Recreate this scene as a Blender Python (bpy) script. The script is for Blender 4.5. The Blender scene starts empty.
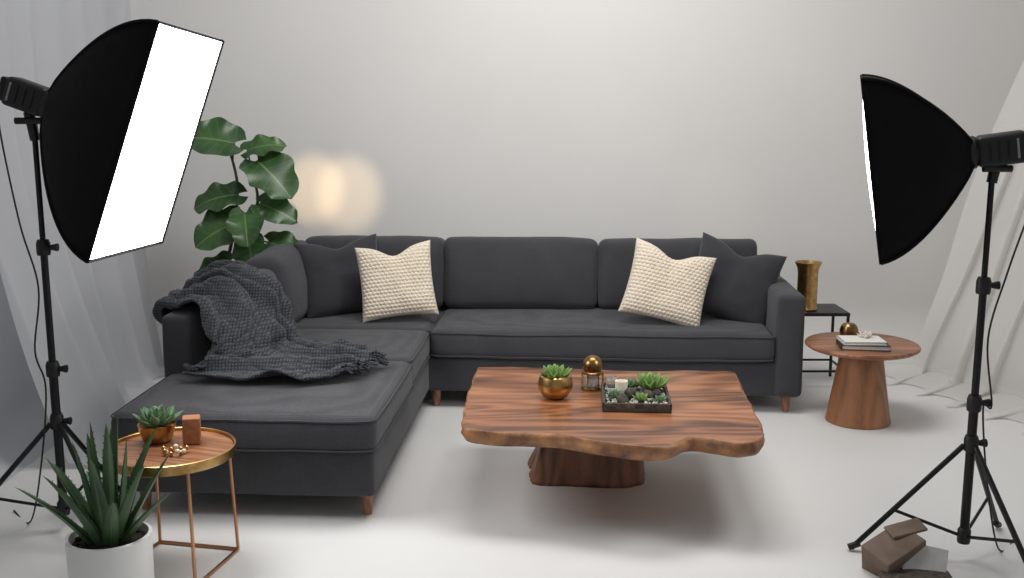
import bpy, bmesh, math, random
from mathutils import Vector, Matrix, Euler, noise
from mathutils.geometry import tessellate_polygon
random.seed(7)
R=math.radians
scene=bpy.context.scene
COL=bpy.context.collection

# ---------------------------------------------------------------- materials
def newmat(name):
    m=bpy.data.materials.new(name); m.use_nodes=True
    nt=m.node_tree; b=nt.nodes["Principled BSDF"]
    return m,nt,b
def lin(c):
    return tuple(((x/255)/12.92 if x/255<=0.04045 else ((x/255+0.055)/1.055)**2.4) for x in c)+(1,)
def noise_node(nt,scale,detail=3,rough=.5,vec=None,dist=0):
    n=nt.nodes.new("ShaderNodeTexNoise"); n.inputs["Scale"].default_value=scale
    n.inputs["Detail"].default_value=detail; n.inputs["Roughness"].default_value=rough
    n.inputs["Distortion"].default_value=dist
    if vec: nt.links.new(vec,n.inputs["Vector"])
    return n
def ramp(nt,fac,stops):
    r=nt.nodes.new("ShaderNodeValToRGB"); nt.links.new(fac,r.inputs["Fac"])
    el=r.color_ramp.elements
    while len(el)<len(stops): el.new(.5)
    for e,(p,c) in zip(el,stops): e.position=p; e.color=c
    return r
def texco(nt,kind="Object",scale=(1,1,1),rot=(0,0,0)):
    t=nt.nodes.new("ShaderNodeTexCoord"); mp=nt.nodes.new("ShaderNodeMapping")
    nt.links.new(t.outputs[kind],mp.inputs["Vector"]); mp.inputs["Scale"].default_value=scale
    mp.inputs["Rotation"].default_value=rot
    return mp.outputs["Vector"]
def MT(nt,op,a,bv=None,c=None):
    q=nt.nodes.new("ShaderNodeMath"); q.operation=op
    for i,x in enumerate((a,bv,c)):
        if x is None: continue
        if isinstance(x,(int,float)): q.inputs[i].default_value=x
        else: nt.links.new(x,q.inputs[i])
    return q.outputs[0]
def bump(nt,b,h,strength=.3,dist=.01):
    bp=nt.nodes.new("ShaderNodeBump"); bp.inputs["Strength"].default_value=strength
    bp.inputs["Distance"].default_value=dist; nt.links.new(h,bp.inputs["Height"])
    nt.links.new(bp.outputs["Normal"],b.inputs["Normal"])
def simple(name,c1,c2=None,rough=.6,metal=0,nscale=20,bstr=.1,bdist=.002,spec=.5,sheen=0):
    m,nt,b=newmat(name); v=texco(nt)
    c1=lin(c1); c2=lin(c2) if c2 else tuple(x*.8 for x in c1[:3])+(1,)
    n=noise_node(nt,nscale,4,.6,v)
    r=ramp(nt,n.outputs["Fac"],[(.3,c2),(.7,c1)])
    nt.links.new(r.outputs["Color"],b.inputs["Base Color"])
    b.inputs["Roughness"].default_value=rough; b.inputs["Metallic"].default_value=metal
    b.inputs["Specular IOR Level"].default_value=spec
    if sheen: b.inputs["Sheen Weight"].default_value=sheen
    bump(nt,b,n.outputs["Fac"],bstr,bdist)
    return m
def fabric(name,c1,c2,scale=260,bstr=.5,sheen=.15):
    m,nt,b=newmat(name); v=texco(nt)
    w1=nt.nodes.new("ShaderNodeTexWave"); w1.bands_direction='X'; w1.inputs["Scale"].default_value=scale/4
    w2=nt.nodes.new("ShaderNodeTexWave"); w2.bands_direction='Z'; w2.inputs["Scale"].default_value=scale/4
    for w in (w1,w2):
        nt.links.new(v,w.inputs["Vector"]); w.inputs["Distortion"].default_value=2.5; w.inputs["Detail"].default_value=1
    n=noise_node(nt,scale,2,.6,v); n2=noise_node(nt,7,3,.5,v)
    a=MT(nt,'MULTIPLY',w1.outputs["Fac"],w2.outputs["Fac"])
    s=MT(nt,'ADD',a,n.outputs["Fac"])
    mx=MT(nt,'MULTIPLY_ADD',s,.6,MT(nt,'MULTIPLY',n2.outputs["Fac"],.35))
    r=ramp(nt,mx,[(.25,lin(c2)),(.95,lin(c1))])
    nt.links.new(r.outputs["Color"],b.inputs["Base Color"])
    b.inputs["Roughness"].default_value=.95; b.inputs["Specular IOR Level"].default_value=.15
    b.inputs["Sheen Weight"].default_value=sheen; b.inputs["Sheen Roughness"].default_value=.5
    bump(nt,b,s,bstr,.0015)
    return m
def wood(name,cl,cm,cd,axis='X',scale=1.0,rough=.38,rings=26,coat=.15,rstr=.22):
    """contour-line (cathedral) grain: sine of a stretched noise field, plus fine fibres"""
    m,nt,b=newmat(name)
    st={'X':(.45,2.6,2.6),'Z':(2.6,2.6,.45),'Y':(2.6,.45,2.6)}[axis]
    v=texco(nt,scale=tuple(s*scale for s in st))
    n0=noise_node(nt,1.0,2,.45,v,.3)
    rg=MT(nt,'MULTIPLY_ADD',MT(nt,'SINE',MT(nt,'MULTIPLY',n0.outputs["Fac"],float(rings*3.2))),.5,.5)
    st2={'X':(2,70,70),'Z':(70,70,2),'Y':(70,2,70)}[axis]
    n=noise_node(nt,1.5,4,.65,texco(nt,scale=tuple(s*scale for s in st2)))
    n3=noise_node(nt,1.3,3,.5,texco(nt,scale=tuple(s*scale for s in st)),.6)
    t=MT(nt,'MULTIPLY_ADD',rg,rstr,MT(nt,'MULTIPLY',n3.outputs["Fac"],.75))
    t=MT(nt,'MULTIPLY_ADD',n.outputs["Fac"],.32,t)
    t=MT(nt,'SUBTRACT',t,.12)
    r=ramp(nt,t,[(.28,lin(cd)),(.5,lin(cm)),(.78,lin(cl))])
    nt.links.new(r.outputs["Color"],b.inputs["Base Color"])
    b.inputs["Roughness"].default_value=rough; b.inputs["Coat Weight"].default_value=coat; b.inputs["Coat Roughness"].default_value=.3
    bump(nt,b,n.outputs["Fac"],.15,.001)
    return m
def emis(name,col,strength):
    m,nt,b=newmat(name)
    b.inputs["Base Color"].default_value=(.9,.9,.9,1)
    b.inputs["Emission Color"].default_value=col; b.inputs["Emission Strength"].default_value=strength
    return m
def gauze(name,c,transp=.25):
    m,nt,b=newmat(name); out=nt.nodes["Material Output"]
    v=texco(nt); n=noise_node(nt,300,2,.5,v)
    b.inputs["Base Color"].default_value=lin(c); b.inputs["Roughness"].default_value=.9
    b.inputs["Specular IOR Level"].default_value=.1
    bump(nt,b,n.outputs["Fac"],.2,.001)
    tl=nt.nodes.new("ShaderNodeBsdfTranslucent"); tl.inputs["Color"].default_value=lin(c)
    tp=nt.nodes.new("ShaderNodeBsdfTransparent")
    m1=nt.nodes.new("ShaderNodeMixShader"); m1.inputs[0].default_value=.4
    nt.links.new(b.outputs[0],m1.inputs[1]); nt.links.new(tl.outputs[0],m1.inputs[2])
    m2=nt.nodes.new("ShaderNodeMixShader"); m2.inputs[0].default_value=transp
    nt.links.new(m1.outputs[0],m2.inputs[1]); nt.links.new(tp.outputs[0],m2.inputs[2])
    nt.links.new(m2.outputs[0],out.inputs["Surface"])
    return m
def leafmat(name,c1,c2,vein,rough=.4,vs=.3):
    m,nt,b=newmat(name)
    tc=nt.nodes.new("ShaderNodeTexCoord"); sp=nt.nodes.new("ShaderNodeSeparateXYZ"); nt.links.new(tc.outputs["UV"],sp.inputs[0])
    M=lambda op,a,bv=None,c=None: MT(nt,op,a,bv,c)
    d=M('ABSOLUTE',M('SUBTRACT',sp.outputs[0],.5))
    mid=M('LESS_THAN',d,.022)
    ph=M('SUBTRACT',M('MULTIPLY',sp.outputs[1],6.0),M('MULTIPLY',d,3.0))
    fr=M('ABSOLUTE',M('SUBTRACT',M('FRACT',ph),.5))
    side=M('LESS_THAN',fr,.04)
    vn=M('MAXIMUM',M('MULTIPLY',mid,.8),M('MULTIPLY',side,vs))
    n=noise_node(nt,6,3,.5,tc.outputs["Object"])
    r=ramp(nt,n.outputs["Fac"],[(.3,lin(c2)),(.7,lin(c1))])
    mx=nt.nodes.new("ShaderNodeMix"); mx.data_type='RGBA'
    nt.links.new(vn,mx.inputs[0]); nt.links.new(r.outputs["Color"],mx.inputs[6]); mx.inputs[7].default_value=lin(vein)
    nt.links.new(mx.outputs[2],b.inputs["Base Color"])
    b.inputs["Roughness"].default_value=rough
    bump(nt,b,vn,.25,.003)
    return m

M_sofa=fabric("charcoal_weave",(80,80,84),(48,48,51))
M_dpil=fabric("charcoal_pillow",(72,72,76),(40,40,44),220)
M_throw=fabric("knit_throw",(78,80,86),(20,21,24),90,1.0,.15)
M_cream=simple("cream_boucle",(240,228,210),(214,200,180),.95,0,90,.6,.004,.1,.3)
M_walnut=wood("walnut_slab",(176,120,82),(132,82,52),(64,38,25),'X',1.3,.34)
M_walbase=wood("walnut_trunk",(150,100,68),(116,74,50),(62,38,28),'Z',1.5,.5)
M_walround=wood("walnut_round",(176,120,82),(144,92,60),(92,58,38),'X',1.6,.4)
M_walped=wood("walnut_pedestal",(184,128,88),(152,102,68),(106,68,45),'Z',1.2,.45,18,.1,.16)
M_walside=wood("walnut_side",(184,130,92),(146,96,64),(94,58,38),'X',2,.35)
M_legwood=wood("leg_wood",(176,124,92),(146,100,74),(104,68,48),'Z',3,.5)
M_bark=simple("live_edge_bark",(178,124,82),(84,52,34),.5,0,12,.6,.008)
M_gold=simple("antique_gold",(206,172,116),(160,124,72),.3,1,25,.15,.001)
M_gold2=simple("dark_brass",(166,132,86),(112,86,56),.32,1,12,.1,.001)
M_copper=simple("copper_tube",(200,150,114),(176,126,92),.3,1,10,.05,.001)
M_black=simple("black_metal",(24,24,26),(16,16,18),.4,.3,40,.05,.001)
M_blackp=simple("black_plastic",(22,22,24),(14,14,16),.5,0,60,.1,.001)
M_soft=simple("softbox_nylon",(15,15,17),(9,9,10),.8,0,8,.35,.02,.2)
M_silver=simple("rim_grey",(150,150,150),(120,120,120),.5,0,20,.1,.001)
M_white=simple("white_ceramic",(236,236,234),(228,228,226),.35,0,5,.02,.001)
M_soil=simple("soil",(60,44,34),(28,20,16),.95,0,80,1,.01)
M_stone=simple("pebbles",(210,206,198),(150,146,140),.8,0,40,.3,.003)
M_rock=simple("dark_rock",(96,86,76),(46,40,36),.9,0,50,1,.01)
M_paper=simple("paper",(232,230,224),(214,212,206),.8,0,90,.05,.001)
M_bookd=simple("book_cover",(66,64,66),(48,46,48),.5,0,20,.05,.001)
M_flower=simple("flower_white",(240,236,230),(226,216,206),.7,0,20,.1,.001)
M_cork=simple("terracotta_block",(176,118,82),(148,94,64),.8,0,40,.3,.003)
M_brownbox=simple("box_brown",(128,108,94),(96,80,68),.75,0,8,.15,.003)
M_cloth=simple("card_grey",(206,204,201),(178,176,174),.85,0,7,.2,.004)
M_leaf=leafmat("fig_leaf",(62,98,48),(34,64,32),(106,132,78),.36,.3)
M_aloe=leafmat("aloe_leaf",(84,112,74),(46,72,50),(100,126,88),.42,0)
M_succ=simple("succulent_green",(142,170,92),(84,124,62),.5,0,14,.1,.002)
M_succ2=simple("succulent_blue",(120,150,110),(66,100,70),.5,0,14,.1,.002)
M_stem=simple("stem",(92,84,56),(62,60,40),.7,0,20,.3,.002)
M_candle=simple("candle_wax",(238,230,214),(226,216,198),.5,0,10,.05,.001)
M_gauze=gauze("sheer_left",(220,221,224),.12)
M_gauze2=gauze("sheer_right",(240,238,235),.12)
def glass():
    m,nt,b=newmat("clear_glass"); b.inputs["Transmission Weight"].default_value=.9; b.inputs["Roughness"].default_value=.05
    n=noise_node(nt,5); r=ramp(nt,n.outputs["Fac"],[(0,(.9,.92,.9,1)),(1,(.97,.98,.97,1))]); nt.links.new(r.outputs["Color"],b.inputs["Base Color"]); return m
M_glass=glass()
def wallmat(name,c,nscale=1.2,amt=.04,bs=.15):
    m,nt,b=newmat(name); v=texco(nt)
    c=lin(c); n=noise_node(nt,nscale,4,.55,v); n2=noise_node(nt,45,5,.6,v)
    lo=tuple(x*(1-amt) for x in c[:3])+(1,)
    r=ramp(nt,n.outputs["Fac"],[(.3,lo),(.7,c)]); nt.links.new(r.outputs["Color"],b.inputs["Base Color"])
    b.inputs["Roughness"].default_value=.75; b.inputs["Specular IOR Level"].default_value=.25
    bump(nt,b,n2.outputs["Fac"],bs,.003); return m
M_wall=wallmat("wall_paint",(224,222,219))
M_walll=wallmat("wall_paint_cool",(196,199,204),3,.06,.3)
M_floor=wallmat("floor_white",(226,225,223),1.5,.02,.05)
M_floor.node_tree.nodes["Principled BSDF"].inputs["Roughness"].default_value=.55

# ---------------------------------------------------------------- helpers
def empty(name,loc=(0,0,0),rot=(0,0,0)):
    e=bpy.data.objects.new(name,None); COL.objects.link(e); e.location=loc; e.rotation_euler=rot
    e.empty_display_size=.1; return e
def mk(name,verts,faces,mat,parent=None,smooth=True,uvs=None,auto=False):
    me=bpy.data.meshes.new(name); me.from_pydata([tuple(v) for v in verts],[],faces); me.update()
    if uvs:
        ul=me.uv_layers.new(name="UVMap")
        for l in me.loops: ul.data[l.index].uv=uvs[l.vertex_index]
    bm=bmesh.new(); bm.from_mesh(me); bmesh.ops.recalc_face_normals(bm,faces=bm.faces); bm.to_mesh(me); bm.free()
    if smooth:
        for p in me.polygons: p.use_smooth=True
    if auto: me.set_sharp_from_angle(angle=R(35))
    if mat: me.materials.append(mat)
    o=bpy.data.objects.new(name,me); COL.objects.link(o)
    if parent: o.parent=parent
    return o
def lathe(name,prof,mat,parent=None,loc=(0,0,0),seg=48,wob=None,auto=True,rot=(0,0,0)):
    v=[];f=[];n=len(prof)
    for i in range(seg):
        a=2*math.pi*i/seg
        for (r,z) in prof:
            rr=r*(1+(wob(a,z) if wob else 0)); v.append((rr*math.cos(a),rr*math.sin(a),z))
    for i in range(seg):
        j=(i+1)%seg
        for k in range(n-1): f.append((i*n+k,j*n+k,j*n+k+1,i*n+k+1))
    if prof[0][0]>1e-5: f.append([i*n for i in range(seg)])
    if prof[-1][0]>1e-5: f.append([i*n+n-1 for i in range(seg)])
    o=mk(name,v,f,mat,parent,True,auto=auto)
    bm=bmesh.new(); bm.from_mesh(o.data); bmesh.ops.remove_doubles(bm,verts=bm.verts,dist=1e-5); bmesh.ops.recalc_face_normals(bm,faces=bm.faces); bm.to_mesh(o.data); bm.free()
    o.location=loc; o.rotation_euler=rot; return o
def tubegeo(pts,rad,seg=10,closed=False):
    pts=[Vector(p) for p in pts]; n=len(pts)
    if not isinstance(rad,(list,tuple)): rad=[rad]*n
    v=[];f=[]; up=None
    for i,p in enumerate(pts):
        if closed: t=(pts[(i+1)%n]-pts[i-1]).normalized()
        else: t=(pts[min(i+1,n-1)]-pts[max(i-1,0)]).normalized()
        if up is None:
            up=Vector((0,0,1)) if abs(t.z)<.9 else Vector((1,0,0))
        x=t.cross(up).normalized(); up=x.cross(t).normalized()
        for k in range(seg):
            a=2*math.pi*k/seg; v.append(p+(x*math.cos(a)+up*math.sin(a))*rad[i])
    m=n if closed else n-1
    for i in range(m):
        j=(i+1)%n
        for k in range(seg):
            l=(k+1)%seg; f.append((i*seg+k,i*seg+l,j*seg+l,j*seg+k))
    if not closed:
        f.append(list(range(seg))); f.append([(n-1)*seg+k for k in range(seg)])
    return v,f
def tube(name,pts,rad,mat,parent=None,seg=10,closed=False,auto=True):
    v,f=tubegeo(pts,rad,seg,closed); return mk(name,v,f,mat,parent,True,auto=auto)
class Geo:
    def __init__(s): s.v=[];s.f=[];s.uv=[]
    def add(s,v,f,uv=None,M=None):
        o=len(s.v); s.v+= [ (M@Vector(p) if M else Vector(p)) for p in v]; s.f+=[[i+o for i in q] for q in f]
        s.uv+= uv if uv else [(0.3,0.5)]*len(v)
    def obj(s,name,mat,parent=None,smooth=True,auto=False): return mk(name,s.v,s.f,mat,parent,smooth,s.uv,auto)
def spline(pts,n=8):
    pts=[Vector(p) for p in pts]; out=[]
    for i in range(len(pts)-1):
        p0=pts[max(i-1,0)];p1=pts[i];p2=pts[i+1];p3=pts[min(i+2,len(pts)-1)]
        for k in range(n):
            t=k/n
            out.append(.5*((2*p1)+(p2-p0)*t+(2*p0-5*p1+4*p2-p3)*t*t+(3*p1-p0-3*p2+p3)*t**3))
    out.append(pts[-1]); return out
def rbox(name,lo,hi,r,mat,parent=None,puff=(0,0,0),wr=0,rot=None,pivot=None,fine=10,welt=False,seed=0,topsag=0):
    lo=Vector(lo);hi=Vector(hi);c=(lo+hi)/2;h=(hi-lo)/2
    r=min(r,h.x*.98,h.y*.98,h.z*.98)
    def axis(hh):
        L=[-hh+r*(1-math.cos(math.pi/2*k/4)) for k in range(5)]
        nn=max(2,min(fine,int(2*hh/.05)))
        inn=[-(hh-r)+2*(hh-r)*k/nn for k in range(1,nn)] if hh-r>1e-4 else []
        return L+inn+[-x for x in L[::-1]]
    ax=[axis(h.x),axis(h.y),axis(h.z)]
    vd={};v=[];f=[]
    def vid(p):
        k=tuple(round(q,5) for q in p)
        if k not in vd: vd[k]=len(v); v.append(Vector(p))
        return vd[k]
    for d in range(3):
        a,b=[(1,2),(0,2),(0,1)][d]
        for s in (-1,1):
            for i in range(len(ax[a])-1):
                for j in range(len(ax[b])-1):
                    q=[]
                    for (ii,jj) in ((i,j),(i+1,j),(i+1,j+1),(i,j+1)):
                        p=[0,0,0];p[d]=s*h[d];p[a]=ax[a][ii];p[b]=ax[b][jj];q.append(vid(p))
                    if len(set(q))>2: f.append(q)
    out=[]
    for p in v:
        q=Vector([max(-(h[i]-r),min(h[i]-r,p[i])) for i in range(3)]); d=p-q
        if d.length>1e-7:
            w=q+d.normalized()*r
        else: w=p.copy()
        n=Vector([w[i]/h[i] for i in range(3)])
        for i in range(3):
            if puff[i]:
                a,b=[(1,2),(0,2),(0,1)][i]
                w[i]+=puff[i]*n[i]*max(0,1-n[a]**2)**.6*max(0,1-n[b]**2)**.6
        if wr:
            g=noise.noise_vector((w+c)*4+Vector((seed,0,0)))*wr+noise.noise_vector((w+c)*11+Vector((seed,3,0)))*wr*.4
            w+=g
        out.append(w+c)
    o=mk(name,out,f,mat,parent,True)
    ch=[o]
    if welt:
        for s in (-1,1):
            rr=r; pts=[]
            zz=c.z+s*(h.z-r*.35)
            for (cx,cy,a0) in ((1,1,0),(-1,1,90),(-1,-1,180),(1,-1,270)):
                for k in range(5):
                    a=R(a0+90*k/4); pts.append((c.x+cx*(h.x-rr)+math.cos(a)*(rr-.002), c.y+cy*(h.y-rr)+math.sin(a)*(rr-.002), zz))
            dp=[]
            for i in range(len(pts)):
                p=Vector(pts[i]);q=Vector(pts[(i+1)%len(pts)]);m=max(1,int((q-p).length/.06))
                for k in range(m):
                    w=p.lerp(q,k/m)-c
                    n=Vector([w[i2]/h[i2] for i2 in range(3)])
                    for i2 in range(2):
                        a2,b2=[(1,2),(0,2)][i2]
                        w[i2]+=puff[i2]*n[i2]*max(0,1-n[a2]**2)**.6*max(0,1-n[b2]**2)**.6
                    g=noise.noise_vector((w+c)*4+Vector((seed,0,0)))*wr
                    dp.append(w+c+g)
            ch.append(tube(name+"_welt",dp,.004,mat,parent,6,True))
    if rot:
        pv=Vector(pivot) if pivot else c
        Mx=Matrix.Translation(pv)@Euler(rot).to_matrix().to_4x4()@Matrix.Translation(-pv)
        for q in ch: q.data.transform(Mx)
    return o

# ---------------------------------------------------------------- room
def strip(name,pts2,a0,a1,axis,mat,n=2):
    v=[];f=[]
    for i,(p,z) in enumerate(pts2):
        for a in (a0,a1): v.append((a,p,z) if axis=='X' else (p,a,z))
    for i in range(len(pts2)-1): f.append((2*i,2*i+1,2*i+3,2*i+2))
    return mk(name,v,f,mat)
YB=7.15; XL=-2.5; XR=3.9; YF=-3.5; HT=4.2
mk("floor",[(XL,YF,0),(XR,YF,0),(XR,YB,0),(XL,YB,0)],[(0,1,2,3)],M_floor,smooth=False)
def cove(p,s,r=.35,n=12):
    return [(p-s*r+s*r*math.sin(R(90*k/n)),.001+r-r*math.cos(R(90*k/n))) for k in range(n+1)]+[(p,HT)]
strip("wall_back",cove(YB,1),XL,XR,'X',M_wall)
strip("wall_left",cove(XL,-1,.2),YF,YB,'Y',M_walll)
strip("wall_right",cove(XR,1,.2),YF,YB,'Y',M_wall)

# ---------------------------------------------------------------- sofa
sofa=empty("sectional_sofa",(-1.60,4.15,0),(0,0,R(-3.4)))
S=M_sofa
rbox("base_chaise",(-.01,.04,.10),(1.035,1.75,.30),.02,S,sofa,wr=.002)
rbox("base_main",(-.01,1.68,.10),(3.09,2.58,.30),.02,S,sofa,wr=.002)
rbox("frame_left",(-.065,.64,.10),(.075,2.60,.73),.025,S,sofa,wr=.004,puff=(.004,0,.006),seed=3,fine=14)
rbox("frame_back",(-.065,2.44,.10),(3.11,2.62,.70),.03,S,sofa,wr=.003)
rbox("arm_right",(2.95,1.66,.10),(3.10,2.60,.67),.03,S,sofa,wr=.003,puff=(.006,.004,.008),fine=14)
kw=dict(welt=True,wr=.005,fine=14)
rbox("seat_chaise_front",(-.05,.0,.295),(1.055,.985,.45),.045,S,sofa,(.004,.008,.014),seed=1,**kw)
rbox("seat_chaise_mid",(.08,.995,.295),(1.045,1.70,.45),.04,S,sofa,(.0,.0,.014),seed=2,**kw)
rbox("seat_corner",(.08,1.705,.295),(1.035,2.40,.45),.04,S,sofa,(.0,.0,.014),seed=4,**kw)
rbox("seat_main",(1.045,1.64,.295),(2.945,2.42,.455),.045,S,sofa,(.0,.008,.018),seed=5,**{**kw,'fine':30})
def backc(name,x0,x1,seed,rz=0):
    return rbox(name,(x0,2.22,.455),(x1,2.44,.885),.045,S,sofa,(.004,.045,.008),wr=.008,rot=(R(-9),0,rz),pivot=((x0+x1)/2,2.33,.46),fine=16,seed=seed)
backc("back_cushion_1",.19,1.045,11); backc("back_cushion_2",1.05,1.985,12); backc("back_cushion_3",1.99,2.94,13)
def leftc(name,y0,y1,z1,seed,t=-9,ax=0):
    return rbox(name,(.06,y0,.445),(.28,y1,z1),.06,S,sofa,(.04,.005,.015),wr=.009,rot=(R(ax),R(t),0),pivot=(.17,(y0+y1)/2,.45),fine=16,seed=seed)
leftc("side_cushion_1",.95,1.62,.79,21,-13,2); leftc("side_cushion_2",1.63,2.36,.86,22,-9,1)
def leg(name,x,y):
    lathe(name,[(.0,0),(.016,0),(.018,.004),(.027,.10),(.0,.101)],M_legwood,sofa,(x,y,0),20)
for i,(x,y) in enumerate([(.04,.12),(.99,.12),(1.07,1.74),(3.03,1.74),(3.03,2.52),(.04,2.52),(.04,1.6)]): leg(f"leg_{i+1}",x,y)

# ---------------------------------------------------------------- pillows
def pillow(name,w,h,T,loc,rot,mat,knit=False,chop=.05,seed=0,n=44):
    if knit: n=120
    v=[];f=[];uv=[]
    for side in (1,-1):
        for j in range(n+1):
            for i in range(n+1):
                u=-1+2*i/n; t=-1+2*j/n
                x=w/2*u*(1-.07*(1-t*t)); z=h/2*t*(1-.08*(1-u*u))
                if t>0: z-=chop*math.exp(-(u/.38)**2)*t*t
                e=max(0,(1-u**4))*max(0,(1-t**4))
                th=T/2*e**.55*(1-.25*max(0,t)*math.exp(-(u/.4)**2))
                nz=noise.noise(Vector((x*5+seed,z*5,side)))*.018*e + noise.noise(Vector((x*12+seed,z*12,side)))*.006*e
                if knit:
                    row=math.floor((z+1)/.021); ox=(row%2)*.0115
                    cx=((x+1+ox)/.023)%1-.5; cz=((z+1)/.021)%1-.5
                    nz+=.011*max(0,1-(cx*cx+cz*cz)*3.4)**.5*min(1,e*6)
                y=-side*(th+nz)
                if (i in(0,n) or j in(0,n)): y=0
                v.append((x,y,z)); 
        b=0 if side==1 else (n+1)**2
        for j in range(n):
            for i in range(n):
                a=b+j*(n+1)+i; f.append((a,a+1,a+n+2,a+n+1))
    o=mk(name,v,f,mat)
    bm=bmesh.new(); bm.from_mesh(o.data); bmesh.ops.remove_doubles(bm,verts=bm.verts,dist=1e-5); bmesh.ops.recalc_face_normals(bm,faces=bm.faces)
    for q in bm.faces: q.smooth=True
    bm.to_mesh(o.data); bm.free()
    o.location=loc; o.rotation_euler=rot; return o
pillow("charcoal_throw_pillow",.50,.47,.15,(-1.01,6.20,.68),(R(-18),R(-4),R(22)),M_dpil,chop=.045,seed=1)
pillow("cream_throw_pillow",.44,.44,.14,(-.665,6.02,.685),(R(-18),R(-5),R(8)),M_cream,True,chop=.055,seed=2)
pillow("charcoal_throw_pillow.001",.50,.47,.15,(1.28,6.04,.675),(R(-20),R(15),R(-14)),M_dpil,chop=.055,seed=3)
pillow("cream_throw_pillow.001",.47,.44,.14,(.88,5.90,.685),(R(-20),R(14),R(-5)),M_cream,True,chop=.055,seed=4)

# ---------------------------------------------------------------- throw blanket
rows=[
 [(-.09,.88,.56),(-.09,1.00,.58),(-.09,1.16,.56),(-.09,1.28,.60)],
 [(-.09,.80,.69),(-.09,.96,.71),(-.09,1.16,.73),(-.09,1.31,.73)],
 [(-.02,.72,.745),(-.02,.90,.755),(-.01,1.12,.78),(.0,1.30,.79)],
 [(.10,.66,.73),(.12,.86,.78),(.14,1.08,.825),(.15,1.27,.83)],
 [(.17,.59,.63),(.25,.78,.71),(.30,1.01,.75),(.33,1.20,.75)],
 [(.15,.52,.54),(.30,.71,.58),(.38,.94,.60),(.42,1.10,.62)],
 [(.12,.45,.495),(.34,.63,.505),(.45,.86,.505),(.49,1.01,.505)],
 [(.36,.40,.49),(.49,.58,.50),(.60,.76,.50),(.66,.92,.495)],
 [(.63,.40,.49),(.69,.56,.50),(.76,.72,.50),(.80,.86,.495)],
 [(.82,.50,.485),(.86,.61,.49),(.90,.72,.49),(.92,.80,.485)]]
def catm(P,t):
    n=len(P)-1; x=min(max(t*n,0),n-1e-6); i=int(x); t=x-i
    p0=P[max(i-1,0)];p1=P[i];p2=P[i+1];p3=P[min(i+2,n)]
    return .5*((2*p1)+(p2-p0)*t+(2*p0-5*p1+4*p2-p3)*t*t+(3*p1-p0-3*p2+p3)*t**3)
RV=[[Vector(p) for p in r] for r in rows]
NS,NT=280,170; g=[]
for i in range(NS+1):
    s=i/NS; ctrl=[catm([r[k] for r in RV],s) for k in range(4)]
    g.append([catm(ctrl,j/NT) for j in range(NT+1)])
vv=[];ff=[]
for i in range(NS+1):
    for j in range(NT+1):
        p=g[i][j]; a=g[min(i+1,NS)][j]-g[max(i-1,0)][j]; b=g[i][min(j+1,NT)]-g[i][max(j-1,0)]
        nrm=a.cross(b)
        if nrm.length>0: nrm.normalize()
        s=i/NS;t=j/NT
        if nrm.z<0 and s>.2: nrm=-nrm
        if s<=.2 and nrm.x>0: nrm=-nrm
        fold=(.5+.5*math.sin(t*17+4*math.sin(s*5)+noise.noise(Vector((s*4,t*3,0)))*8))**1.5
        d=.046*fold+.045*max(0,noise.noise(Vector((s*10,t*6,2))))
        kn=.0075*abs(math.sin(s*NS*.26))*abs(math.sin(t*NT*.28+ (1.57 if int(s*NS*.26/math.pi)%2 else 0)))
        edge=noise.noise(Vector((s*9,t*9,5)))*.03
        vv.append(p+nrm*(d+kn)+Vector((edge,edge*.6,0)))
for i in range(NS):
    for j in range(NT):
        a=i*(NT+1)+j; ff.append((a,a+1,a+NT+2,a+NT+1))
throw=empty("knit_throw_blanket",sofa.location,sofa.rotation_euler)
th=mk("blanket_cloth",vv,ff,M_throw,throw)
sm=th.modifiers.new("sol","SOLIDIFY"); sm.thickness=.014; sm.offset=-1
G=Geo()
for j in range(0,NT+1,4):
    p=vv[NS*(NT+1)+j]; v,f=tubegeo(spline([p,p+Vector((.025,random.uniform(-.01,.01),-.006)),p+Vector((.042,random.uniform(-.02,.02),-.014))],3),.004,5); G.add(v,f)
G.obj("fringe",M_throw,throw)

# ---------------------------------------------------------------- leaf builder
def leafgeo(L,W,prof,curl,cup,wave=0,ns=16,nw=6,thick=0,seed=0,lobed=False):
    v=[];f=[];uv=[]
    for i in range(ns+1):
        s=i/ns; w=W/2*prof(s)
        a=curl*s; 
        y=L*(math.sin(a)/curl if abs(curl)>1e-3 else s); z=-L*((1-math.cos(a))/curl if abs(curl)>1e-3 else 0)
        for j in range(-nw,nw+1):
            t=j/nw; x=w*t
            zz=z+cup*abs(t)**1.5*w+wave*math.sin(s*17+seed+(2 if t>0 else 0))*abs(t)**2
            yy=y
            if lobed: yy-=.16*L*abs(t)**2*(1-s)**2*1.2
            v.append((x,yy,zz)); uv.append((.5+t*.5,s))
    m=2*nw+1
    for i in range(ns):
        for j in range(m-1): f.append((i*m+j,i*m+j+1,(i+1)*m+j+1,(i+1)*m+j))
    return v,f,uv
def look(origin,dirv,nrm):
    y=Vector(dirv).normalized(); z=Vector(nrm); z=(z-y*z.dot(y)).normalized(); x=y.cross(z)
    M=Matrix((x,y,z)).transposed().to_4x4(); M.translation=Vector(origin); return M
def figprof(s): 
    return max(.0,(math.sin(math.pi*min(1,s**.80*.98+.02)))**.5)*(1+.10*math.sin(s*16))

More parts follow.
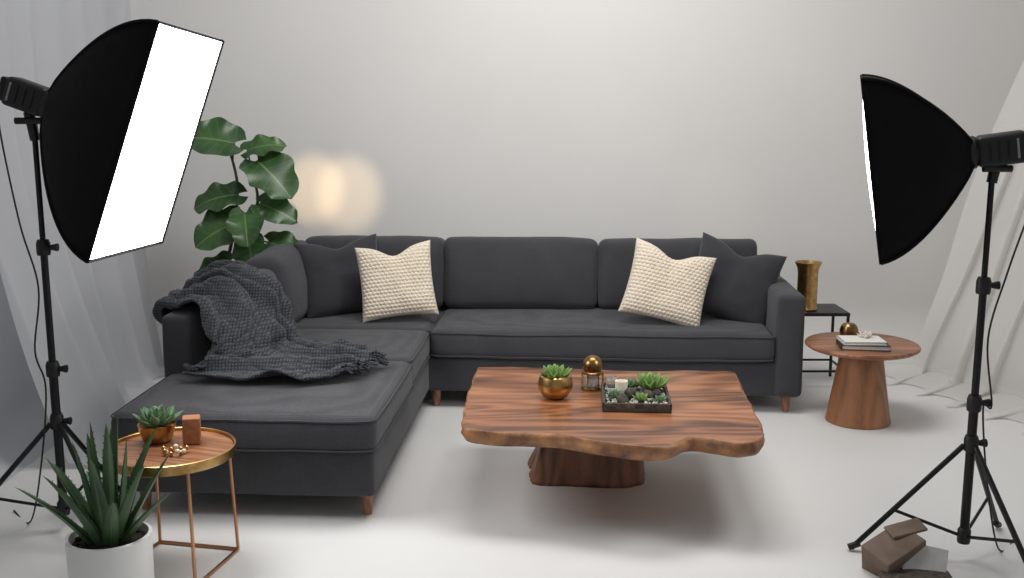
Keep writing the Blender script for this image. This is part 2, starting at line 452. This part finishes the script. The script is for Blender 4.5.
# ---------------------------------------------------------------- big plant
pl=empty("fiddle_leaf_plant",(-1.88,6.37,0))
lathe("pot",[(0,0),(.13,0),(.15,.02),(.18,.32),(.165,.32),(.155,.28),(0,.28)],M_white,pl)
lathe("soil_top",[(0,.285),(.155,.283)],M_soil,pl)
def W2L(x,z,y=6.35): return Vector((x+1.88+.05,y-6.37,z-.06))
leaves=[(-1.70,1.52,6.35,(-.85,-.2,.25),.32,.28),(-1.62,1.48,6.32,(.8,-.2,.35),.24,.14),(-1.56,1.42,6.30,(.65,-.4,-.45),.32,.28),(-1.68,1.22,6.30,(-.95,-.3,-.02),.30,.18),
 (-1.54,1.17,6.25,(.9,-.3,-.25),.25,.18),(-1.68,1.06,6.28,(-.8,-.5,-.25),.30,.26),
 (-1.62,1.12,6.2,(.15,-.6,-.45),.24,.2),(-1.60,.96,6.2,(.15,-.6,-.65),.22,.19),
 (-1.50,.94,6.25,(.8,-.4,-.1),.24,.19),(-1.74,.82,6.3,(-.6,-.5,-.25),.26,.17),
 (-1.5,.80,6.4,(.7,.1,.3),.22,.18)]
trunks=[spline([(0.0,0,.28),(.08,0,.55),(.18,-.02,.85),(.23,0,1.2),(.18,0,1.46)],6),spline([(.03,.02,.28),(.12,0,.55),(.25,-.02,.85),(.36,-.05,1.12),(.31,-.05,1.36)],6)]
G=Geo()
for t in trunks:
    v,f=tubegeo(t,[.014-.007*i/len(t) for i in range(len(t))],8); G.add(v,f)
GL=Geo()
for k,(x,z,y,d,L,W) in enumerate(leaves):
    b=W2L(x,z,y)
    best=min((p for t in trunks for p in t),key=lambda p:(p-b-Vector((0,0,-.12))).length)
    v,f=tubegeo(spline([best,(best+b)/2+Vector((0,0,.02)),b],4),.005,6); G.add(v,f)
    nrm=Vector((.15*random.uniform(-1,1),-.75,.65+random.uniform(-.15,.15)))
    v,f,uv=leafgeo(L,W*1.05,figprof,.7+random.uniform(-.2,.3),.22,.012,20,7,seed=k,lobed=True)
    GL.add(v,f,uv,look(b,d,nrm))
G.obj("stems",M_stem,pl); GL.obj("leaves",M_leaf,pl)

# ---------------------------------------------------------------- aloe in white pot
al=empty("potted_aloe_plant",(-1.335,3.31,0))
lathe("pot",[(0,0),(.125,0),(.132,.01),(.136,.29),(.125,.293),(.121,.26),(0,.26)],M_white,al,seg=64)
lathe("soil_top",[(0,.268),(.06,.27),(.121,.263)],M_soil,al)
G=Geo()
apr=lambda s: (1-s)**.75*(.75+.6*s) if s<1 else 0
for k in range(20):
    a=k*2.399+.6; q=k/20
    tilt=.10+.60*q; L=.44-.15*q+random.uniform(-.03,.03)
    d=Vector((math.cos(a)*math.sin(tilt),math.sin(a)*math.sin(tilt),math.cos(tilt)))
    o=Vector((math.cos(a)*(.015+.035*q),math.sin(a)*(.015+.035*q),.255))
    nr=Vector((-math.cos(a)*.8,-math.sin(a)*.8,.6))
    v,f,uv=leafgeo(L,.068,apr,random.uniform(.05,.4) if q>.3 else random.uniform(-.2,.25),.5,0,18,3)
    Mx=look(o,d,nr)
    n0=len(v); v2=v+[(p[0]*.95,p[1],p[2]-.010*(1-uv[i][1])) for i,p in enumerate(v)]; f2=f+[[i+n0 for i in q2] for q2 in f]
    G.add(v2,f2,uv+uv,Mx)
    for i in range(1,17):
        for sgn in (0,6):
            p=Vector(v[i*7+sgn]); sx=-1 if sgn==0 else 1
            G.add([p,p+Vector((0,.008,0)),p+Vector((sx*.005,.007,.001))],[(0,1,2)],None,Mx)
G.obj("leaves",M_aloe,al)
G=Geo()
for k in range(60):
    a=random.uniform(0,6.28); r=random.uniform(.05,.11); s=random.uniform(.005,.011)
    bm=bmesh.new(); bmesh.ops.create_icosphere(bm,subdivisions=1,radius=s); G.add([v.co.copy() for v in bm.verts],[[v.index for v in f.verts] for f in bm.faces],None,Matrix.Translation((math.cos(a)*r,math.sin(a)*r,.27))); bm.free()
G.obj("pebbles",M_soil,al)

# ---------------------------------------------------------------- succulent rosette
def succ(name,parent,loc,r,mat,n=26,h=.9,up=.3):
    G=Geo()
    for k in range(n):
        a=k*2.399; q=(k/n)
        tilt=R(12)+R(68)*q; L=r*(.55+.5*q)
        d=Vector((math.cos(a)*math.sin(tilt),math.sin(a)*math.sin(tilt),math.cos(tilt)*h+up*.1))
        o=Vector((math.cos(a)*r*.1,math.sin(a)*r*.1,0))
        pr=lambda s:(math.sin(math.pi*min(1,(s*.8+.2))))**.7 if s<1 else 0
        v,f,uv=leafgeo(L,L*.42,pr,-.5,.35,0,8,2)
        n0=len(v); v2=v+[(p[0]*.9,p[1],p[2]-L*.10*math.sin(math.pi*min(1,uv[i][1]*.8+.2))) for i,p in enumerate(v)]
        f2=f+[[i+n0 for i in q2] for q2 in f]
        m=5
        for i in range(8):
            f2.append((i*m,(i+1)*m,(i+1)*m+n0,i*m+n0)); f2.append((i*m+4,(i+1)*m+4,(i+1)*m+4+n0,i*m+4+n0))
        G.add(v2,f2,uv+uv,look(o,d,Vector((-math.cos(a)*.8,-math.sin(a)*.8,.7))))
    ob=G.obj(name,mat,parent); ob.location=loc; return ob

# ---------------------------------------------------------------- coffee table
TZ=.42
ct=empty("live_edge_coffee_table",(0,0,0))
outline=[(-.165,5.05),(-.18,4.85),(-.195,4.6),(-.195,4.3),(-.195,4.14),(-.185,4.06),(-.05,4.015),(.13,3.995),(.24,3.95),(.34,3.90),(.45,3.85),(.54,3.83),(.61,3.865),(.69,3.945),(.77,3.92),(.86,3.875),(.93,3.90),(.98,3.97),
 (1.0,4.08),(1.02,4.3),(1.035,4.5),(1.045,4.7),(1.065,4.88),(1.055,4.96),(.95,4.985),(.8,4.985),(.6,4.97),(.4,5.01),(.2,5.03),(.0,5.06)]
cl=outline+[outline[0]]
ol=[]
for p in spline([(x,y,0) for x,y in cl],6)[:-1]:
    n_=noise.noise(Vector((p.x*9,p.y*9,1)))*.012+noise.noise(Vector((p.x*25,p.y*25,2)))*.005
    c_=Vector((.42,4.45,0)); p=p+(p-c_).normalized()*n_; ol.append(p)
n=len(ol); v=[];f=[]
layers=[(-.004,0),(.002,.003),(.005,.012),(.008,.026),(.004,.042),(-.008,.058),(-.028,.068)]
cc=Vector((.42,4.45,0))
for li,(off,dz) in enumerate(layers):
    for i,p in enumerate(ol):
        t=(ol[(i+2)%n]-ol[i-2]).normalized(); nr=Vector((t.y,-t.x,0))
        if nr.dot(p-cc)<0: nr=-nr
        k=noise.noise(Vector((p.x*7,p.y*7,dz*40)))*.014 if 1<li<6 else 0
        q=p+nr*(off+k); v.append((q.x,q.y,TZ-dz))
for l in range(len(layers)-1):
    for i in range(n):
        j=(i+1)%n; f.append((l*n+i,l*n+j,(l+1)*n+j,(l+1)*n+i))
side=mk("live_edge",v,f,M_bark,ct,True)
def cap(name,vs,mat,z):
    tri=tessellate_polygon([[Vector((p[0],p[1],0)) for p in vs]])
    return mk(name,[(p[0],p[1],z) for p in vs],[tuple(t) for t in tri],mat,ct,False)
cap("slab_top",v[:n],M_walnut,TZ); cap("slab_underside",v[(len(layers)-1)*n:],M_walnut,TZ-.068)
v=[];f=[];seg=96;lev=22
for k in range(lev+1):
    z=(TZ-.06)*k/lev; q=k/lev
    for i in range(seg):
        a=2*math.pi*i/seg; c_,s_=math.cos(a),math.sin(a)
        se=(abs(c_)**6+abs(s_)**6)**(-1/6)
        rx=.225+.045*(1-q)**1.5; ry=.165+.03*(1-q)**1.5
        lobe=.16*noise.noise(Vector((c_*1.3,s_*1.3,z*4.0+3)))+.05*noise.noise(Vector((c_*4,s_*4,z*3)))
        w=se*(1+lobe+.025*noise.noise(Vector((c_*13,s_*13,z*5)))) 
        v.append((.345+.07*q+rx*w*c_,4.72+ry*w*s_,z))
for k in range(lev):
    for i in range(seg):
        j=(i+1)%seg; f.append((k*seg+i,k*seg+j,(k+1)*seg+j,(k+1)*seg+i))
f.append(list(range(seg))); f.append([lev*seg+i for i in range(seg)])
mk("trunk_base",v,f,M_walbase,ct)

gb=empty("succulent_in_gold_bowl",(.19,4.50,TZ))
lathe("bowl",[(0,0),(.035,0),(.055,.012),(.075,.045),(.078,.07),(.068,.10),(.060,.105),(.058,.1),(.066,.07),(0,.07)],M_gold,gb,seg=48)
lathe("soil",[(0,.092),(.06,.09)],M_soil,gb)
succ("rosette",gb,(0,0,.088),.085,M_succ,30)
ln=empty("gold_candle_lantern",(.365,4.66,TZ))
lathe("base",[(0,0),(.05,0),(.052,.006),(.05,.012),(0,.012)],M_gold,ln)
lathe("glass",[(.044,.012),(.046,.07),(.043,.07),(.041,.014)],M_glass,ln)
lathe("candle",[(0,.012),(.028,.012),(.028,.05),(0,.052)],M_candle,ln)
for i in range(6):
    a=i*math.pi/3; tube(f"post_{i+1}",[(.048*math.cos(a),.048*math.sin(a),.01),(.048*math.cos(a),.048*math.sin(a),.075)],.003,M_gold,ln,6)
lathe("ball_lid",[(.05,.072),(.05,.078),(.046,.082)]+[(.046*math.cos(R(t)),.108+.046*math.sin(R(t))) for t in range(-30,90,10)]+[(0,.154)],M_gold2,ln)
tr=empty("succulent_planter_tray",(.535,4.44,TZ),(0,0,R(-4)))
tw,td=.145,.17
rbox("tray_base",(-tw,-td,0),(tw,td,.02),.006,M_bookd,tr)
for nm,a,b in (("rim_1",(-tw,-td,.015),(tw,-td+.012,.04)),("rim_2",(-tw,td-.012,.015),(tw,td,.04)),("rim_3",(-tw,-td,.015),(-tw+.012,td,.04)),("rim_4",(tw-.012,-td,.015),(tw,td,.04))):
    rbox(nm,a,b,.003,M_rock,tr)
G=Geo()
for k in range(170):
    bm=bmesh.new(); bmesh.ops.create_icosphere(bm,subdivisions=1,radius=random.uniform(.007,.014)); G.add([v.co*1 for v in bm.verts],[[v.index for v in f.verts] for f in bm.faces],None,Matrix.Translation((random.uniform(-.125,.125),random.uniform(-.15,.15),.027))@Euler((random.random()*3,random.random()*3,0)).to_matrix().to_4x4()@Matrix.Diagonal((1,.8,.6,1))); bm.free()
G.obj("pebbles",M_stone,tr)
succ("rosette_1",tr,(.07,.06,.045),.095,M_succ,30)
succ("rosette_2",tr,(-.03,.10,.035),.06,M_succ2,22)
succ("rosette_3",tr,(-.09,-.06,.035),.05,M_succ2,20)
succ("rosette_4",tr,(.02,-.08,.03),.045,M_succ,20)
succ("rosette_5",tr,(.10,-.10,.03),.04,M_succ2,18)
for i,(x,y) in enumerate(((-.10,.10),(-.06,.03))):
    lathe(f"votive_{i+1}",[(0,.03),(.026,.03),(.028,.085),(.024,.085),(.023,.07),(0,.07)],M_candle if i else M_glass,tr,(x,y,0),24)
G=Geo()
for (x,y,s) in ((-.02,-.02,.03),(.05,-.03,.024),(-.06,-.12,.026),(.09,.0,.02)):
    bm=bmesh.new(); bmesh.ops.create_icosphere(bm,subdivisions=2,radius=s)
    G.add([v.co*(1+.3*noise.noise(v.co*40+Vector((x*50,0,0)))) for v in bm.verts],[[v.index for v in f.verts] for f in bm.faces],None,Matrix.Translation((x,y,.04))); bm.free()
G.obj("stones",M_rock,tr)

# ---------------------------------------------------------------- round pedestal table
rt=empty("round_pedestal_table",(1.875,5.53,0))
lathe("top",[(0,.395),(.24,.395),(.275,.402),(.295,.415),(.297,.422),(.292,.43),(0,.431)],M_walround,rt,seg=96)
lathe("pedestal",[(0,0),(.168,0),(.172,.008),(.165,.03),(.15,.13),(.132,.24),(.118,.33),(.114,.40),(0,.40)],M_walped,rt,seg=64)
bk=empty("book_stack",(1.85,5.44,.431),(0,0,R(-8)))
def book(nm,x0,y0,z0,w,d,h,rz,cm):
    e=[rbox(nm+"_cover_low",(-w/2,-d/2,0),(w/2,d/2,.004),.0015,cm,bk),rbox(nm+"_cover_top",(-w/2,-d/2,h-.004),(w/2,d/2,h),.0015,cm,bk),
       rbox(nm+"_pages",(-w/2+.004,-d/2+.005,.003),(w/2-.005,d/2-.005,h-.003),.002,M_paper,bk),rbox(nm+"_spine",(-w/2,-d/2,0),(-w/2+.005,d/2,h),.0015,cm,bk)]
    for q in e: q.location=(x0,y0,z0); q.rotation_euler=(0,0,R(rz))
book("book_a",0,0,0,.25,.18,.026,0,M_bookd); book("book_b",-.01,0,.026,.22,.16,.018,6,M_paper)
gl=empty("brass_votive_cup",(1.84,5.65,.431))
lathe("cup",[(0,0),(.03,0),(.046,.02),(.05,.045),(.042,.07),(.036,.07),(.043,.045),(.03,.01),(0,.01)],M_gold2,gl)
lathe("lid",[(.042,.068),(.03,.082),(0,.088)],M_gold2,gl)
fl=empty("white_flower",(1.87,5.47,.475))
succ("petals",fl,(0,0,0),.05,M_flower,18)
# ---------------------------------------------------------------- black end table + brass vase
et=empty("black_end_table",(1.86,6.33,0))
hw=.145
for i,(sx,sy) in enumerate(((-1,-1),(1,-1),(1,1),(-1,1))):
    rbox(f"leg_{i+1}",(sx*hw-.008,sy*hw-.008,0),(sx*hw+.008,sy*hw+.008,.45),.003,M_black,et)
rbox("top",(-hw-.01,-hw-.01,.445),(hw+.01,hw+.01,.465),.004,M_black,et)
for i,(a,b) in enumerate((((-hw,-hw-.006,.10),(hw,-hw+.006,.113)),((-hw,hw-.006,.10),(hw,hw+.006,.113)),((-hw-.006,-hw,.10),(-hw+.006,hw,.113)),((hw-.006,-hw,.10),(hw+.006,hw,.113)))): rbox(f"rail_{i+1}",a,b,.003,M_black,et)
va=empty("brass_vase",(1.785,6.30,.465))
lathe("body",[(0,0),(.058,0),(.066,.006),(.062,.02),(.060,.04),(.060,.22),(.065,.255),(.078,.282),(.080,.29),(.072,.29),(.058,.255),(.052,.22),(.048,.03),(0,.03)],M_gold,va,seg=48)

# ---------------------------------------------------------------- copper side table left
lt=empty("copper_side_table",(-1.25,3.71,0),(0,0,R(-12)))
lathe("tray_rim",[(.0,.425),(.228,.425),(.233,.43),(.233,.462),(.229,.464),(.226,.462),(.226,.435)],M_gold,lt,seg=96)
lathe("wood_top",[(0,.428),(.2255,.428),(.2255,.449),(.222,.452),(0,.452)],M_walside,lt,seg=96)
q=.165; cs=[(q,q),(-q,q),(-q,-q),(q,-q)]
for i,(x,y) in enumerate(cs):
    tube(f"leg_{i+1}",[(x*.93,y*.93,.43),(x,y,.012)],.0065,M_copper,lt,10)
    x2,y2=cs[(i+1)%4]; tube(f"foot_rail_{i+1}",[(x,y,.0075),(x2,y2,.0075)],.0065,M_copper,lt,10)
sg=empty("succulent_in_brass_pot",(-1.325,3.80,.453))
lathe("pot",[(0,0),(.045,0),(.052,.006),(.066,.05),(.070,.068),(.064,.07),(.06,.055),(0,.055)],M_gold,sg)
succ("rosette",sg,(0,0,.06),.10,M_succ2,30)
wb=empty("wooden_block",(-1.19,3.78,.453),(0,0,R(15)))
rbox("block",(-.032,-.03,0),(.032,.03,.10),.006,M_cork,wb,wr=.003)
og=empty("gold_bead_garland",(-1.215,3.655,.453))
for i in range(11):
    a=i*.57; 
    lathe(f"bead_{i+1}",[(0,0)]+[(.009*math.cos(R(t)),.009+.009*math.sin(R(t))) for t in range(-80,90,20)]+[(0,.018)],M_gold if i%3 else M_candle,og,(.045*math.cos(a)*(1 if i%2 else .7),.03*math.sin(a),0.008*(i%2)),14)

# ---------------------------------------------------------------- softbox lights
def softbox(name,px,py,polez,apex,N,Lup,w,h,depth,emat,legang,head_len=.24,legr=.45,neck=.06):
    E=empty(name,(px,py,0))
    def L(p): return Vector(p)-Vector((px,py,0))
    lathe("pole_low",[(0,.10),(.017,.10),(.017,polez*.42),(0,polez*.42)],M_black,E)
    lathe("pole_mid",[(0,polez*.4),(.0135,polez*.4),(.0135,polez*.72),(0,polez*.72)],M_black,E)
    lathe("pole_top",[(0,polez*.7),(.0105,polez*.7),(.0105,polez),(0,polez)],M_black,E)
    for i,zz in enumerate((polez*.42,polez*.72,.46)):
        lathe(f"collar_{i+1}",[(0,zz-.03),(.024,zz-.03),(.026,zz-.02),(.026,zz+.015),(.021,zz+.03),(0,zz+.03)],M_blackp,E)
        tube(f"knob_{i+1}",[(.02,-.0,zz),(.055,-.0,zz)],[.008,.016],M_blackp,E,10)
    lathe("hub",[(0,.07),(.022,.07),(.024,.08),(.024,.12),(.018,.13),(0,.13)],M_blackp,E)
    for i,a in enumerate(legang):
        d=Vector((math.cos(R(a)),math.sin(R(a)),0))
        top=d*.024+Vector((0,0,.45)); foot=d*legr+Vector((0,0,.012))
        tube(f"tripod_leg_{i+1}",[top,top.lerp(foot,.5),foot],.0105,M_black,E,8)
        m=top.lerp(foot,.62); tube(f"tripod_brace_{i+1}",[d*.022+Vector((0,0,.10)),m],.0065,M_black,E,8)
        tube(f"foot_{i+1}",[foot-d*.03+Vector((0,0,.022)),foot+d*.012+Vector((0,0,.002))],.0135,M_blackp,E,8)
    N=Vector(N).normalized(); U=Vector(Lup); U=(U-N*U.dot(N)).normalized(); Sx=U.cross(N).normalized()
    A=L(apex); Mx=Matrix((Sx,U,N)).transposed().to_4x4(); Mx.translation=A
    box=empty("softbox_head"); box.parent=E; box.matrix_local=Mx
    v=[];f=[]; nd=14; npb=10
    ring=[]
    for (x0,y0,x1,y1) in ((-1,-1,1,-1),(1,-1,1,1),(1,1,-1,1),(-1,1,-1,-1)):
        for k in range(npb): ring.append((x0+(x1-x0)*k/npb,y0+(y1-y0)*k/npb))
    nr=len(ring)
    for i in range(nd+1):
        t=i/nd; b=math.sin(t*math.pi/2)**.85
        hw_=neck+(w/2-neck)*b; hh_=neck+(h/2-neck)*b
        for (x,y) in ring:
            o_=min(abs(x),abs(y))
            sag=1-.05*math.sin(math.pi*t)*(1-o_**2)
            rd=(1-t)*.5; ln_=math.hypot(x,y); cx=x/ln_;cy=y/ln_
            X=(x*(1-rd)+cx*rd)*hw_*sag; Y=(y*(1-rd)+cy*rd)*hh_*sag
            v.append((X,Y,depth*t))
    for i in range(nd):
        for k in range(nr):
            l=(k+1)%nr; f.append((i*nr+k,i*nr+l,(i+1)*nr+l,(i+1)*nr+k))
    sh=mk("fabric_shell",v,f,M_soft,box)
    md=sh.modifiers.new("s","SOLIDIFY"); md.thickness=.004
    rim=[(-w/2,-h/2,depth+.003),(w/2,-h/2,depth+.003),(w/2,h/2,depth+.003),(-w/2,h/2,depth+.003)]
    for i in range(4):
        a=Vector(rim[i]);b=Vector(rim[(i+1)%4]); tube(f"rim_{i+1}",[a,b],.0035,M_soft,box,6)
    for i,(sx,sy) in enumerate(((-1,-1),(1,-1),(1,1),(-1,1))):
        pts=[]
        for k in range(nd+1):
            t=k/nd; b=math.sin(t*math.pi/2)**.85; rd=(1-t)*.5; c_=1/math.sqrt(2)
            pts.append((sx*((1-rd)+c_*rd)*(neck+(w/2-neck)*b),sy*((1-rd)+c_*rd)*(neck+(h/2-neck)*b),depth*t))
        tube(f"rib_{i+1}",pts,.006,M_soft,box,6)
    v=[];f=[];n=10
    for j in range(n+1):
        for i in range(n+1):
            x=-1+2*i/n;y=-1+2*j/n; v.append((x*(w/2-.006),y*(h/2-.006),depth-.001+.016*(1-x*x)*(1-y*y)))
    for j in range(n):
        for i in range(n): a=j*(n+1)+i; f.append((a,a+1,a+n+2,a+n+1))
    mk("diffuser",v,f,emat,box)
    lathe("speed_ring",[(0,-.02),(neck,-.02),(neck+.008,-.01),(neck+.008,.012),(0,.012)],M_blackp,box)
    rbox("lamp_body",(-.05,-.055,-.02-head_len),(.05,.055,-.015),.018,M_blackp,box)
    rbox("lamp_back",(-.04,-.045,-.045-head_len),(.04,.045,-.015-head_len),.01,M_black,box)
    for i in range(4): rbox(f"vent_{i+1}",(-.053,-.035,-.06-.03*i),(.053,.035,-.052-.03*i),.002,M_silver if i==3 else M_black,box)
    att=Mx@Vector((0,-.055,-.08))
    tube("tilt_bracket",[Vector((0,0,polez-.04)),Vector((0,0,polez)).lerp(att,.5),att],[.018,.02,.018],M_blackp,E,10)
    tube("tilt_knob",[att.lerp(Vector((0,0,polez)),.5)+Vector((-.05,-.02,0)),att.lerp(Vector((0,0,polez)),.5)+Vector((.05,-.02,0))],.013,M_blackp,E,10)
    back=Mx@Vector((0,-.03,-.05-head_len))
    s_=1 if back.x>0 else -1
    tube("power_cable",spline([back,back+Vector((s_*.01,0,-.12)),Vector((s_*.07,-.03,polez-.35)),Vector((s_*.02,-.025,polez-.6)),Vector((s_*.055,-.02,polez-.85)),Vector((s_*.02,-.03,.6)),Vector((s_*.06,-.03,.3)),Vector((s_*.16,.05,.02)),Vector((s_*.3,.2,.006))],8),.0035,M_blackp,E,6)
    return E
E1=emis("diffuser_lit_key",(1,1,1,1),11.5); E2=emis("diffuser_lit_fill",(1,.98,.95,1),12.0)
softbox("softbox_light",-1.80,4.03,1.60,(-1.715,4.006,1.69),(.942,-.046,-.332),(.33,.02,.94),.71,.86,.425,E1,(200,320,80),.15,.42)
softbox("softbox_light.001",1.698,3.754,1.46,(1.63,3.78,1.525),(-.942,.305,-.15),(-.15,0,.98),.50,.64,.34,E2,(168,288,48),.16,.40,.05)

# ---------------------------------------------------------------- folded carton at right stand foot
sb=empty("folded_carton",(1.42,3.66,0))
rbox("carton_body",(-.10,-.05,.01),(.09,.08,.13),.006,M_brownbox,sb,wr=.004,rot=(R(14),R(-20),R(26)),pivot=(0,0,.02))
rbox("carton_flap",(-.06,-.05,.0),(.09,.075,.012),.004,M_cloth,sb,wr=.006,rot=(R(52),R(8),R(-14))).location=(.055,-.085,.06)
rbox("carton_flap_2",(-.06,-.03,.0),(.08,.04,.012),.004,M_brownbox,sb,wr=.005,rot=(R(15),R(-10),R(12))).location=(.02,.02,.15)
rbox("rough_base",(-.09,-.17,.0),(.15,-.05,.045),.02,M_rock,sb,(.01,.01,.006),wr=.016,rot=(0,0,R(-10)),seed=8)

# ---------------------------------------------------------------- curtains
def sheet(name,fn,ns,nt,mat):
    v=[];f=[]
    for i in range(ns+1):
        for j in range(nt+1): v.append(fn(i/ns,j/nt))
    for i in range(ns):
        for j in range(nt): a=i*(nt+1)+j; f.append((a,a+1,a+nt+2,a+nt+1))
    return mk(name,v,f,mat)
def cl_(s,t):
    y=4.72+2.2*s; k=noise.noise(Vector((s*3,0,0)))
    ph=s*42+3*noise.noise(Vector((s*5,t*1.5,3)))
    amp=.004+.05*t**1.5; sp=1-.75*max(0,(s-.35)/.65)**.8
    fb=(.34+.12*k)*sp
    if t<.85:
        q=t/.85; z=2.9*(1-q)+.03*q
        fl=(max(0,q-.40)/.60)**1.8*fb
        x=-2.42+fl+amp*math.sin(ph)
    else:
        q=(t-.85)/.15; z=.03-.022*q+.03*abs(math.sin(ph))*(1-q)
        x=-2.42+fb+amp*math.sin(ph)+q*sp*(.16+.1*noise.noise(Vector((s*7,2,2))))
    return (max(x,XL+.03),y+.04*t*math.cos(ph),z)
sheet("sheer_curtain",cl_,260,60,M_gauze)
def cr_(s,t):
    ph=s*34+2.5*noise.noise(Vector((s*4,t*2,9))); amp=.025+.05*t
    if t<.82:
        q=t/.82; z=2.9*(1-q)+.03*q
        x0=catm([Vector((3.42,0,0)),Vector((3.2,0,0)),Vector((2.95,0,0)),Vector((2.72,0,0)),Vector((2.50,0,0))],q).x
        x1=3.55-.55*q**2; ext=0
    else:
        q=(t-.82)/.18; z=.03-.02*q+.04*abs(math.sin(ph*.7))*(1-q); x0=2.50-.22*q; x1=3.0-.22*q; ext=q
    x=x0+(x1-x0)*s+amp*math.sin(ph); y=6.55-1.3*s-.1*ext+amp*math.cos(ph)
    return (x,y,z)
sheet("sheer_curtain.001",cr_,200,70,M_gauze2)

# ---------------------------------------------------------------- lights
def area(name,loc,target,size,power,col=(1,1,1),sy=None):
    l=bpy.data.lights.new(name,'AREA'); l.energy=power; l.color=col; l.size=size
    if sy: l.shape='RECTANGLE'; l.size_y=sy
    o=bpy.data.objects.new(name,l); COL.objects.link(o); o.location=loc
    o.rotation_euler=(Vector(target)-Vector(loc)).to_track_quat('-Z','Y').to_euler(); return o
area("overhead_light",(.3,4.7,3.9),(.3,6.6,.6),2.0,88,(1,.988,.97),1.4)
def spot(name,loc,tgt,ang,pw,col):
    l=bpy.data.lights.new(name,'SPOT'); l.energy=pw; l.color=col; l.spot_size=R(ang); l.spot_blend=.85; l.shadow_soft_size=.03
    o=bpy.data.objects.new(name,l); COL.objects.link(o); o.location=loc; o.rotation_euler=(Vector(tgt)-Vector(loc)).to_track_quat('-Z','Y').to_euler()
spot("warm_patch_helper",(-.9,3.2,3.3),(-1.34,7.14,1.13),6.5,440,(1,.70,.36))  # added off-frame spot, throws the warm patch onto the back wall
spot("warm_patch_helper.001",(-.9,3.2,3.3),(-1.10,7.14,1.10),7,400,(1,.72,.40))  # second added spot alongside, stretches that patch sideways
spot("warm_patch_helper.002",(1.2,3.2,3.3),(1.40,7.14,1.05),9,30,(1,.8,.5))  # added off-frame spot for the fainter warm patch at right
w=bpy.data.worlds.new("World"); scene.world=w; w.use_nodes=True
bg=w.node_tree.nodes["Background"]; bg.inputs[0].default_value=(.96,.975,1,1); bg.inputs[1].default_value=.31

# ---------------------------------------------------------------- camera
cam=bpy.data.cameras.new("camera"); co=bpy.data.objects.new("camera",cam); COL.objects.link(co)
cam.sensor_width=36; cam.lens=1058/1024*36; co.location=(0,0,1.7); co.rotation_euler=(R(80),0,0); scene.camera=co
scene.view_settings.view_transform='Standard'; scene.view_settings.look='None'
